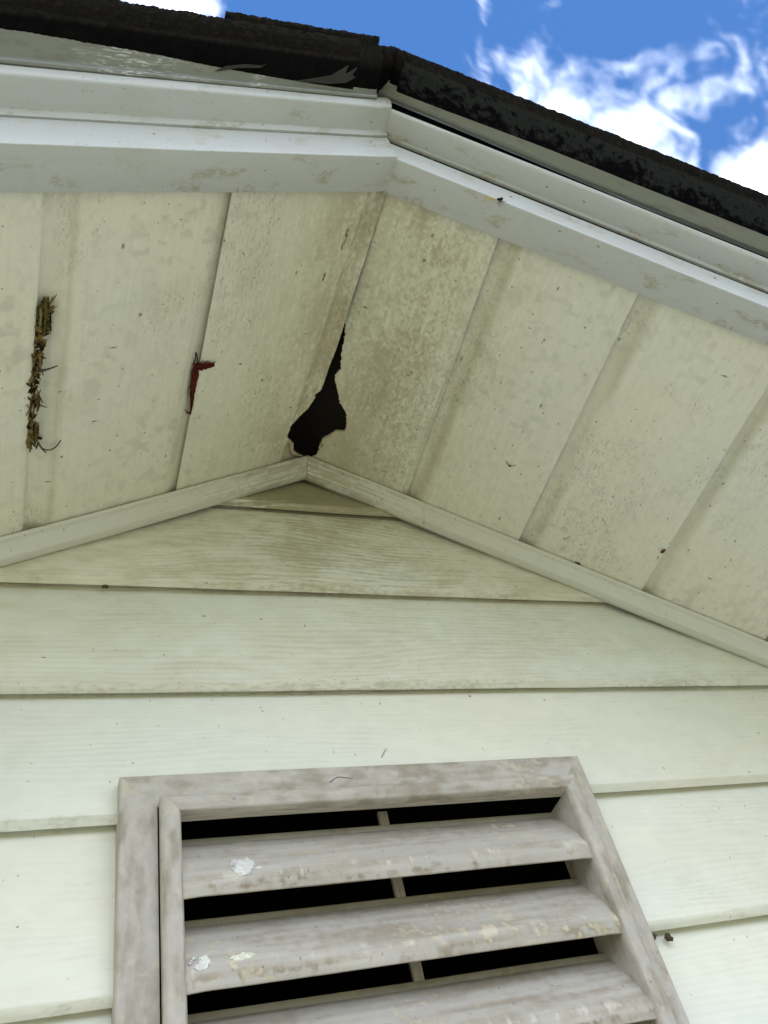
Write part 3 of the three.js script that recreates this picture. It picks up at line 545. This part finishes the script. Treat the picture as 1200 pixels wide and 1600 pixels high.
  rowsR.push([0.1625, 0.7190, 0.0006], [0.1655, 0.7215, 0.0008], [0.1690, 0.7245, 0.001], [0.1730, 0.7275, 0.001], [0.1770, 0.7305, 0.0012], [0.1810, 0.7325, 0.0012], [0.1845, 0.730, 0.0008], [0.188, 0.60, 0]);
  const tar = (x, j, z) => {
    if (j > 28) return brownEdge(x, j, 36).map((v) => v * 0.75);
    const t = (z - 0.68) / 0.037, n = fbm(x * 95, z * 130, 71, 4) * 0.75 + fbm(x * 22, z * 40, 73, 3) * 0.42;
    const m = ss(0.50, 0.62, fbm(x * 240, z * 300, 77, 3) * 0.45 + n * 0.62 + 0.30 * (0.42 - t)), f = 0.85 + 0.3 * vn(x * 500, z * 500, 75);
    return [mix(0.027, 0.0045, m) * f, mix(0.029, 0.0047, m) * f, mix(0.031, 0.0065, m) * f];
  };
  shingle('shingle', 1, 0.0145, 2.05, rowsR, tar, 61, 'grey backed shingle with tar patches on the right eave');
  // torn underlayment hanging below the left shingles
  const flap = (pts, h) => {
    const s = new THREE.Shape(pts.map(([x, z]) => new THREE.Vector2(x, z))), g = new THREE.ExtrudeGeometry(s, { depth: 0.0008, bevelEnabled: false }), p = g.attributes.position;
    for (let i = 0; i < p.count; i++) { const x = p.getX(i), z = p.getY(i), d = p.getZ(i); p.setXYZ(i, x, Y0 + h + d + TP * x + 0.12 * (z - 0.69) * 0.2, z); }
    g.computeVertexNormals(); part(roof, 'torn_underlayment', g, M.felt);
  };
  flap([[-0.275, 0.676], [-0.243, 0.684], [-0.214, 0.687], [-0.206, 0.6935], [-0.212, 0.6905], [-0.236, 0.6895], [-0.262, 0.6845]], 0.1465);
  flap([[-0.158, 0.676], [-0.128, 0.6830], [-0.106, 0.6885], [-0.083, 0.7045], [-0.0805, 0.7055], [-0.0835, 0.6935], [-0.0770, 0.6960], [-0.066, 0.7045], [-0.0655, 0.7020], [-0.071, 0.6925], [-0.064, 0.6895], [-0.078, 0.6805], [-0.108, 0.676]], 0.1440);
  // grit caught in the open crack over the right fascia
  const bits = [];
  for (let k = 0; k < 150; k++) { const x = 0.01 + 0.34 * rnd(), r = rr(0.0005, 0.0017); bits.push(tint(lump(x, Y0 + 0.0925 - TP * x + rr(-0.001, 0.006), rr(0.604, 0.6145), r, r * 0.7, r * 1.2, 0.5, k, 0), ...(rnd() < 0.2 ? [0.28, 0.23, 0.15] : [0.05, 0.04, 0.028]))); }
  const grit = part(fR, 'crack_grit', mergeGeometries(bits), M.plain); grit.userData.kind = 'stuff';
}

// ------------------------------------------------------------------ louvred vent
const slatP = new THREE.CatmullRomCurve3([[0, -0.0122, -0.0128], [0, -0.024, -0.0035], [0, -0.038, 0.0078], [0, -0.052, 0.0185], [0, -0.064, 0.0272], [0, -0.0725, 0.0325], [0, -0.078, 0.0350]].map((p) => new THREE.Vector3(...p)));
const slatPoint = (t) => slatP.getPoint(t);
const XI0 = -0.2480, XI1 = 0.2695, RIM = -0.6745, PITCH = 0.0957;
{
  const vent = thing('gable_vent', 'weathered taupe louvred vent mounted in the siding', 'vent');
  // sweep a (inset, z) profile round a rectangle with mitred corners
  function ring(x0, x1, y0, y1, prof) {
    const gs = [], runs = [[[x0, y1], [x1, y1], 0], [[x1, y1], [x1, y0], 1], [[x1, y0], [x0, y0], 2], [[x0, y0], [x0, y1], 3]];
    let len = 0; const arc = prof.map((p, i) => (len += i ? Math.hypot(p[0] - prof[i - 1][0], p[1] - prof[i - 1][1]) : 0));
    for (const [a, b, q] of runs) gs.push(grid(31, prof.length, (i, j) => {
      const d = prof[j][0], last = j === prof.length - 1 && q === 0, ix = (p) => [p[0] === x0 ? x0 + d : x1 - d, p[1] === y1 ? y1 - d : y0 + d], A = ix(a), B = ix(b), t = i / 30, X = mix(A[0], B[0], t), Y = mix(A[1], B[1], t);
      const uv = q % 2 ? VENT.uv(0.33 - (y1 - Y) * 0.86, 0.62 + arc[j] + q * 0.06) : VENT.uv(X, 0.02 + arc[j] + q * 0.07);
      return [X, Y0 + Y + 0.0006 * (vn(X * 12, Y * 12, 4) - 0.5), (last ? Math.max(0.0165, prof[j][1]) : prof[j][1]) + 0.0008 * (vn(X * 8, Y * 8, 5) - 0.5), ...uv];
    }, 0.45));
    return mergeGeometries(gs);
  }
  const YB = -1.372;
  part(vent, 'flange', ring(-0.3140, 0.3195, YB, -0.6112, fillet([[0, -0.010], [0, 0.0195, 0.003], [0.006, 0.0205, 0.002], [0.0425, 0.0200, 0.001], [0.0425, 0.0120]], 4)), M.vent);
  part(vent, 'frame', ring(-0.2715 + 0.0005, 0.2930, YB + 0.043, -0.6480, fillet([[0.0012, 0.0165], [0.0006, 0.0310, 0.001], [0.0045, 0.0365, 0.003], [0.0130, 0.0385, 0.003], [0.0215, 0.0372, 0.004], [0.0240, 0.0300, 0.003], [0.0246, -0.034]], 4)), M.vent);
  const prof = [[0.0, -0.0255], [0.0003, -0.0205], [-0.0015, -0.0195], [-0.0080, -0.0188], [-0.0105, -0.0150]];
  for (let k = 0; k <= 22; k++) { const p = slatPoint(k / 22); prof.push([p.y, p.z]); }
  prof.push([-0.0800, 0.0354], [-0.0830, 0.0353], [-0.0890, 0.0347], [-0.0940, 0.0340], [-0.0955, 0.0333], [-0.0960, 0.0322], [-0.0955, 0.0305], [-0.0900, 0.0305]);
  for (let k = 22; k >= 0; k -= 2) { const p = slatPoint(k / 22); prof.push([p.y - 0.0015, p.z - 0.0030]); }
  prof.push([-0.0100, -0.0255], [0, -0.0255]);
  let len = 0; const arc = prof.map((p, i) => (len += i ? Math.hypot(p[0] - prof[i - 1][0], p[1] - prof[i - 1][1]) : 0));
  for (let s = 0; s < 7; s++) {
    const yr = RIM - PITCH * s, nx = 60;
    const g = grid(nx + 1, prof.length, (i, j) => {
      const x = mix(XI0 - 0.0008, XI1 + 0.0008, i / nx), edge = ss(0.014, 0, Math.min(x - XI0, XI1 - x));
      return [x, Y0 + yr + prof[j][0] + 0.0009 * (vn(x * 6, s * 3, 9) - 0.5) + 0.0004 * (vn(x * 50, j, 19) - 0.5) * (j > 26 ? 1 : 0), prof[j][1] + 0.0007 * (vn(x * 9, s * 5, 7) - 0.5) - 0.0025 * edge * ss(-0.01, 0.03, prof[j][1]) * (j > 18 ? 1 : 0), ...LOUV.uv(x, s * 0.30 + arc[j])];
    }, 0.55);
    part(vent, 'louver', g, M.louver);
  }
  part(vent, 'mullion', box(0.0125, 0.70, 0.006, 0.0185, Y0 - 1.005, -0.0238), M.vent);
  // droppings splashed on the louvers: thin crusts that follow the louver's curve
  const crust = (s, cx, ct, rx, rt, m, k, drip = 0) => {
    const N = 28, R2 = 8, yr = RIM - PITCH * s;
    const g = grid(N + 1, R2 + 1, (i, j) => {
      const a = i % N / N * Math.PI * 2, q = j / R2, rad = 0.62 + 0.75 * fbm(Math.cos(a) * 2.2 + 5 + k * 7, Math.sin(a) * 2.2 + 5, 40 + k, 4) + drip * Math.pow(Math.max(0, Math.sin(a)), 12);
      const x = cx + Math.cos(a) * rx * q * rad, t = clamp(ct + Math.sin(a) * rt * q * rad, 0, 1.0), p = slatPoint(t);
      const up = 0.0011 * Math.sqrt(Math.max(0, 1 - q * q)) * (0.6 + 0.8 * vn(x * 500, t * 60, k)) - 0.0001;
      return [x, Y0 + yr + p.y + up * 0.5 + 0.0002, p.z + up + 0.0006 - 0.0006 * q, 0, 0];
    }, 1.0);
    return g;
  };
  const splash = (s, cx, ct, w, hgt, n, k, rows) => {
    const gs = [];
    for (let i = 0; i < n; i++) {
      const q = rnd(), a = rr(0, 6.283), rad = Math.sqrt(rnd()), big = i < rows;
      const x = cx + Math.cos(a) * w * rad * (big ? 0.45 : 1), t = ct + Math.sin(a) * hgt * rad * (big ? 0.5 : 1), r = big ? rr(0.3, 0.5) : rr(0.05, 0.2);
      const f = big ? rr(0.62, 0.76) : rr(0.5, 0.7), g = crust(s, x, clamp(t, 0.02, 0.97), w * r, hgt * r * (big ? 1.3 : 0.8), null, k * 50 + i, big ? 0.5 : 0), m = g.attributes.position.count, c = new Float32Array(m * 3);
      for (let v = 0; v < m; v++) { const e = f * (0.85 + 0.25 * vn(g.attributes.position.getX(v) * 900, g.attributes.position.getY(v) * 900, k)); c[v * 3] = e; c[v * 3 + 1] = e * 0.985; c[v * 3 + 2] = e * (k === 2 ? 0.80 : 0.94); }
      g.setAttribute('color', new THREE.BufferAttribute(c, 3)); gs.push(g);
    }
    return mergeGeometries(gs);
  };
  const chalk = mat({ vertexColors: true, roughness: 0.95 });
  single('bird_dropping', splash(0, -0.1780, 0.72, 0.0175, 0.30, 34, 1, 7), chalk, 'large white splash on the topmost louver, left part', 'dropping', 'pale splashes on the vent louvers');
  single('bird_dropping', splash(1, -0.1900, 0.70, 0.0190, 0.09, 18, 2, 6), chalk, 'cream coloured crust on the second louver from the top', 'dropping', 'pale splashes on the vent louvers');
  single('bird_dropping', splash(1, -0.2320, 0.76, 0.0120, 0.20, 16, 3, 5), chalk, 'white drip shaped splash at the left end of the second louver', 'dropping', 'pale splashes on the vent louvers');
}

// ------------------------------------------------------------------ small things caught in the seams and on the surfaces
const sofL = (x, z, d = 0) => [x, Y0 + HS + TP * x - d, z], sofR = (x, z, d = 0) => [x, Y0 + HS - TP * x - d, z];
{
  // dried plant stuffing in the far left seam
  const nest = thing('plant_stuffing', 'dried moss and straw stuffed into the leftmost soffit seam', 'nest debris');
  const gs = [], spine = [[-0.4440, 0.414, 0.006], [-0.4440, 0.398, 0.0085], [-0.4455, 0.380, 0.0085], [-0.4490, 0.362, 0.006], [-0.4500, 0.344, 0.0055], [-0.4495, 0.325, 0.006], [-0.4515, 0.305, 0.004], [-0.4510, 0.286, 0.005], [-0.4515, 0.266, 0.0055], [-0.4520, 0.246, 0.004], [-0.4505, 0.226, 0.0065], [-0.4475, 0.208, 0.0085], [-0.4480, 0.194, 0.006]];
  const pal = [[0.17, 0.13, 0.045], [0.04, 0.028, 0.014], [0.018, 0.013, 0.008], [0.085, 0.058, 0.024], [0.19, 0.15, 0.06]];
  for (let k = 0; k < 120; k++) {
    const t = rnd() * (spine.length - 1), i = Math.min(spine.length - 2, t | 0), f = t - i, w = mix(spine[i][2], spine[i + 1][2], f);
    const x = mix(spine[i][0], spine[i + 1][0], f) - 0.0035 + rr(-0.9, 0.95) * w, z = mix(spine[i][1], spine[i + 1][1], f) + rr(-0.006, 0.006);
    const [px, py, pz] = sofL(x, z, rr(-0.006, 0.0008)), yel = gauss(f + i, 1, 1) + gauss(f + i, 11, 1.2);
    const g = lump(0, 0, 0, rr(0.0012, 0.0036), rr(0.0005, 0.0012), rr(0.002, 0.0075), 0.6, k, 1); g.rotateY(rr(-1.1, 1.1)); g.rotateX(rr(-0.5, 0.5)); g.translate(px, py, pz);
    gs.push(tint(g, ...pal[rnd() < yel * 0.75 ? (rnd() < 0.5 ? 0 : 4) : (rnd() * 4) | 0]));
  }
  for (let k = 0; k < 110; k++) {
    const t = rnd() * (spine.length - 1), i = Math.min(spine.length - 2, t | 0), x = spine[i][0] + rr(-0.007, 0.003), z = mix(spine[i][1], spine[i + 1][1], t - i), l = rr(0.005, 0.016), a = rnd() < 0.8 ? rr(1.1, 2.0) * (rnd() < 0.5 ? 1 : -1) : rr(-1.0, 1.0);
    gs.push(tint(tube([sofL(x, z, -0.002), sofL(x + l * 0.6 * Math.cos(a), z + l * 0.6 * Math.sin(a), 0.0012), sofL(x + l * Math.cos(a), z + l * Math.sin(a), 0.0002 + 0.003 * rnd())], 0.0012, 0.0005, 5, 4), ...pal[(rnd() * 5) | 0]));
  }
  const curl = (x0, z0, x1, z1, w, c, k) => { const g = grid(9, 17, (i, j) => { const t = j / 16, u = i / 8 - 0.5, ww = w * Math.sin(Math.PI * Math.pow(t, 0.7) * 0.93 + 0.12), x = mix(x0, x1, t) + u * 2 * ww + 0.001 * (vn(t * 9, k, 3) - 0.5), z = mix(z0, z1, t); return [...sofL(x, z, 0.0035 - 14 * u * u * ww * 1.6 + 0.0012 * (vn(t * 12, u * 6, k) - 0.5)), u, t]; }, 0.9); return tint(g, ...c); };
  gs.push(curl(-0.4475, 0.4195, -0.4465, 0.3720, 0.0062, [0.11, 0.09, 0.03], 1), curl(-0.4520, 0.4090, -0.4520, 0.3800, 0.0035, [0.26, 0.22, 0.09], 2), curl(-0.4490, 0.2260, -0.4480, 0.1930, 0.0062, [0.10, 0.08, 0.028], 3), curl(-0.4505, 0.3400, -0.4480, 0.3200, 0.0050, [0.20, 0.14, 0.055], 4), curl(-0.4515, 0.2720, -0.4470, 0.2560, 0.0045, [0.09, 0.06, 0.03], 5));
  for (const g of gs) for (const n of Object.keys(g.attributes)) if (!['position', 'normal', 'uv', 'color'].includes(n)) g.deleteAttribute(n);
  part(nest, 'dried_moss', mergeGeometries(gs.map((g) => g.index ? g.toNonIndexed() : g)), M.plain);
  const tw = mat({ color: lin(0.075, 0.07, 0.055), roughness: 0.85 });
  part(nest, 'twig', tube([sofL(-0.4495, 0.3140, 0.0005), sofL(-0.438, 0.3180, 0.003), sofL(-0.4282, 0.3212, 0.0035)], 0.0017, 0.0007, 10, 6), tw);
  part(nest, 'twig', tube([sofL(-0.4450, 0.1990, 0.0), sofL(-0.4380, 0.1870, 0.003), sofL(-0.4290, 0.1840, 0.005), sofL(-0.4215, 0.1885, 0.0055), sofL(-0.4168, 0.1968, 0.004)], 0.0012, 0.0009, 18, 6), tw);
  part(nest, 'twig', tube([sofL(-0.4450, 0.1975, 0.0), sofL(-0.4395, 0.1880, 0.003), sofL(-0.4335, 0.1778, 0.002)], 0.0014, 0.0008, 10, 6), tw);

  // red fringed scrap in the second seam
  const rg = [];
  const ribbon = (path, widths, k, fold = 0.0016) => { const c = new THREE.CatmullRomCurve3(path.map(([x, z, d]) => new THREE.Vector3(x, d, z))), n = 26; const g = grid(9, n + 1, (i, j) => { const t = j / n, p = c.getPoint(t), tg = c.getTangent(t), l = Math.hypot(tg.x, tg.z), q = t * (widths.length - 1), m = Math.min(widths.length - 2, q | 0), w = mix(widths[m], widths[m + 1], q - m) * (0.85 + 0.4 * (vn(t * 17, i > 4 ? 3 : 9, k) - 0.3)), u = i / 8 - 0.5; return [...sofL(p.x - tg.z / l * u * w, p.z + tg.x / l * u * w, p.y + fold * (vn(u * 7 + 3, t * 14, k) - 0.5) * 2), u, t]; }, 0.7); const cl = new Float32Array(g.attributes.position.count * 3), P = g.attributes.position; for (let i = 0; i < P.count; i++) { const f = 0.45 + 1.1 * vn(P.getX(i) * 700, P.getZ(i) * 260, k); cl[i * 3] = 0.075 * f; cl[i * 3 + 1] = 0.016 * f; cl[i * 3 + 2] = 0.010 * f; } g.setAttribute('color', new THREE.BufferAttribute(cl, 3)); rg.push(g); };
  ribbon([[-0.2435, 0.2890, 0.0005], [-0.2432, 0.2700, 0.001], [-0.2425, 0.2450, 0.0005], [-0.2402, 0.2200, 0.0008], [-0.2378, 0.1915, 0.0005]], [0.0095, 0.0125, 0.0105, 0.0065, 0.0008], 1);
  ribbon([[-0.2440, 0.2790, 0.0015], [-0.2360, 0.2810, 0.0022], [-0.2270, 0.2825, 0.004], [-0.2160, 0.2828, 0.0048]], [0.0090, 0.0130, 0.0125, 0.0050], 2, 0.0012);
  for (let k = 0; k < 13; k++) { const t = k / 12, x = mix(-0.2400, -0.2190, t), z = 0.2845 - 0.001 * t; rg.push(tint(tube([sofL(x - 0.002, z - 0.003, 0.0025 + 0.002 * t), sofL(x, z + 0.002, 0.0035), sofL(x + 0.0035 + 0.002 * rnd(), z + rr(0.004, 0.0105) * (1 - 0.4 * t), 0.004)], 0.0015, 0.0003, 6, 4), 0.09, 0.017, 0.012)); }
  for (let k = 0; k < 4; k++) rg.push(tint(tube([sofL(-0.2385, 0.1985 - 0.001 * k, 0.001), sofL(-0.2420 - 0.0005 * k, 0.1990 - 0.0008 * k, 0.002), sofL(-0.2450 - 0.0012 * k, 0.2010 + 0.0022 * k, 0.003)], 0.0006, 0.0002, 6, 4), 0.09, 0.02, 0.012));
  const g = mergeGeometries(rg);
  const red = thing('red_scrap', 'dull dark red fringed scrap caught in the second soffit seam from the left', 'scrap');
  part(red, 'cloth', g, M.plain);
  part(red, 'thread', tube([sofL(-0.2485, 0.2860, -0.001), sofL(-0.2470, 0.300, 0.001), sofL(-0.2482, 0.3095, 0.002), sofL(-0.2445, 0.300, 0.003), sofL(-0.2428, 0.2880, 0.0015)], 0.0010, 0.0006, 20, 5), M.dark);
  part(red, 'thread', tube([sofL(-0.2480, 0.2480, 0.0), sofL(-0.2492, 0.2400, 0.001), sofL(-0.2468, 0.2320, 0.001)], 0.0005, 0.0004, 8, 5), M.dark);
  part(red, 'thread', tube([sofL(-0.2400, 0.2002, 0.001), sofL(-0.2460, 0.2015, 0.002), sofL(-0.2492, 0.2075, 0.003)], 0.0006, 0.0003, 8, 5), M.dark);

  // small bits on the right soffit
  const fl = lump(0, 0, 0, 0.0042, 0.0012, 0.0055, 0.7, 5, 2); fl.rotateY(0.6); fl.translate(...sofR(0.5831, 0.1382, 0.0006));
  single('leaf_fragment', fl, mat({ color: lin(0.09, 0.025, 0.016), roughness: 0.8 }), 'small reddish brown flake stuck in a groove of the right soffit', 'leaf');
  single('leaf_fragment', (() => { const q = lump(0, 0, 0, 0.0065, 0.0018, 0.0022, 0.5, 9, 2); q.rotateZ(-0.49); q.translate(0.4751, Y0 + 0.0305 - TP * 0.4751, 0.0425); return q; })(), M.dark, 'dark leaf bit lying on top of the right trim strip', 'leaf');
  const tg = thing('twig_fragment', 'tiny dark curved twig clinging to the second right soffit panel', 'twig');
  part(tg, 'stem', tube([sofR(0.2995, 0.1905, 0.0012), sofR(0.304, 0.1855, 0.002), sofR(0.3085, 0.1845, 0.0022), sofR(0.313, 0.1870, 0.0018), sofR(0.3165, 0.1905, 0.001)], 0.0006, 0.0004, 16, 5), M.dark);
  part(tg, 'bud', lump(...sofR(0.3078, 0.1842, 0.0018), 0.0026, 0.0010, 0.0014, 0.6, 4, 2), M.dark);
  single('web_fluff', tube([sofR(0.474, 0.1530, 0.001), sofR(0.479, 0.1500, 0.003), sofR(0.4795, 0.1455, 0.003), sofR(0.4835, 0.1440, 0.002), sofR(0.4850, 0.1475, 0.001)], 0.0006, 0.0003, 18, 5), mat({ color: lin(0.32, 0.27, 0.17), roughness: 1 }), 'pale curled fibre on the third right soffit panel', 'fibre');

  // dead insect at the right fascia edge with a yellow smear beside it
  const rk = (x, h, z) => [x, Y0 + h - TP * x, z];
  const ins = thing('dead_insect', 'dark dead insect stuck on the right fascia edge beside a yellow smear', 'insect');
  part(ins, 'body', mergeGeometries([lump(...rk(0.1480, 0.0195, 0.6150), 0.0042, 0.0022, 0.0021, 0.4, 2, 2), lump(...rk(0.1512, 0.0215, 0.6165), 0.0024, 0.0018, 0.0018, 0.4, 3, 2)]), M.dark);
  for (const [dx, dz] of [[-0.002, -0.008], [0.0015, -0.0095], [0.005, -0.004], [0.0085, 0.001]]) part(ins, 'leg', tube([rk(0.1485, 0.0180, 0.6145), rk(0.1485 + dx * 0.6, 0.0165, 0.6145 + dz * 0.5), rk(0.1485 + dx, 0.0185, 0.6145 + dz)], 0.0004, 0.00025, 8, 4), M.dark);
  const smear = grid(29, 7, (i, j) => { const a = i % 28 / 28 * Math.PI * 2, q = j / 6, rad = 0.5 + fbm(Math.cos(a) * 2 + 9, Math.sin(a) * 2 + 9, 66, 3); const x = 0.1350 + Math.cos(a) * 0.0085 * q * rad, z = 0.6115 + Math.sin(a) * 0.0028 * q * rad; return [...rk(x, 0.0186 + 0.0003 * q, Math.min(z, 0.6132)), 0, 0]; }, 1);
  part(ins, 'smear', smear, M.yellow, 'yellowish crusted smear');

  // mud lumps under the lowest lap, right of the vent
  const mud = mat({ color: lin(0.07, 0.055, 0.03), roughness: 1 });
  single('mud_lump', mergeGeometries([lump(0.3575, Y0 - 0.8640, -0.0045, 0.0042, 0.0052, 0.0045, 0.5, 7, 2), lump(0.3600, Y0 - 0.8675, -0.003, 0.0026, 0.0026, 0.0026, 0.5, 8, 2)]), mud, 'small brown mud lump below the lap right of the vent', 'mud lump');
  single('mud_lump', mergeGeometries([lump(0.3345, Y0 - 0.8620, -0.005, 0.0045, 0.0042, 0.0045, 0.6, 12, 2), lump(0.3400, Y0 - 0.8600, -0.0045, 0.002, 0.0016, 0.002, 0.6, 13, 2)]), mud, 'dusty mud lump touching the right edge of the vent flange', 'mud lump');
  single('mud_lump', lump(-0.3380, Y0 - 0.2800, -0.0035, 0.0042, 0.0024, 0.003, 0.6, 22, 2), mud, 'tiny mud speck under the lap below the left trim', 'mud lump');
  // fibres
  single('dark_fibre', tube([[-0.066, Y0 - 0.6455, 0.0385], [-0.056, Y0 - 0.6400, 0.0400], [-0.046, Y0 - 0.6415, 0.0405], [-0.036, Y0 - 0.6420, 0.0390]], 0.0006, 0.0003, 16, 5), M.dark, 'dark bent fibre lying on the top edge of the vent frame', 'fibre');
  single('dark_fibre', tube([[0.0265, Y0 - 0.5865, -0.0015], [0.0310, Y0 - 0.5800, -0.0005], [0.0362, Y0 - 0.5725, -0.0022]], 0.0005, 0.0003, 8, 5), M.dark, 'short straight dark fibre on the siding above the vent', 'fibre');
}
renderer.render(scene, camera);
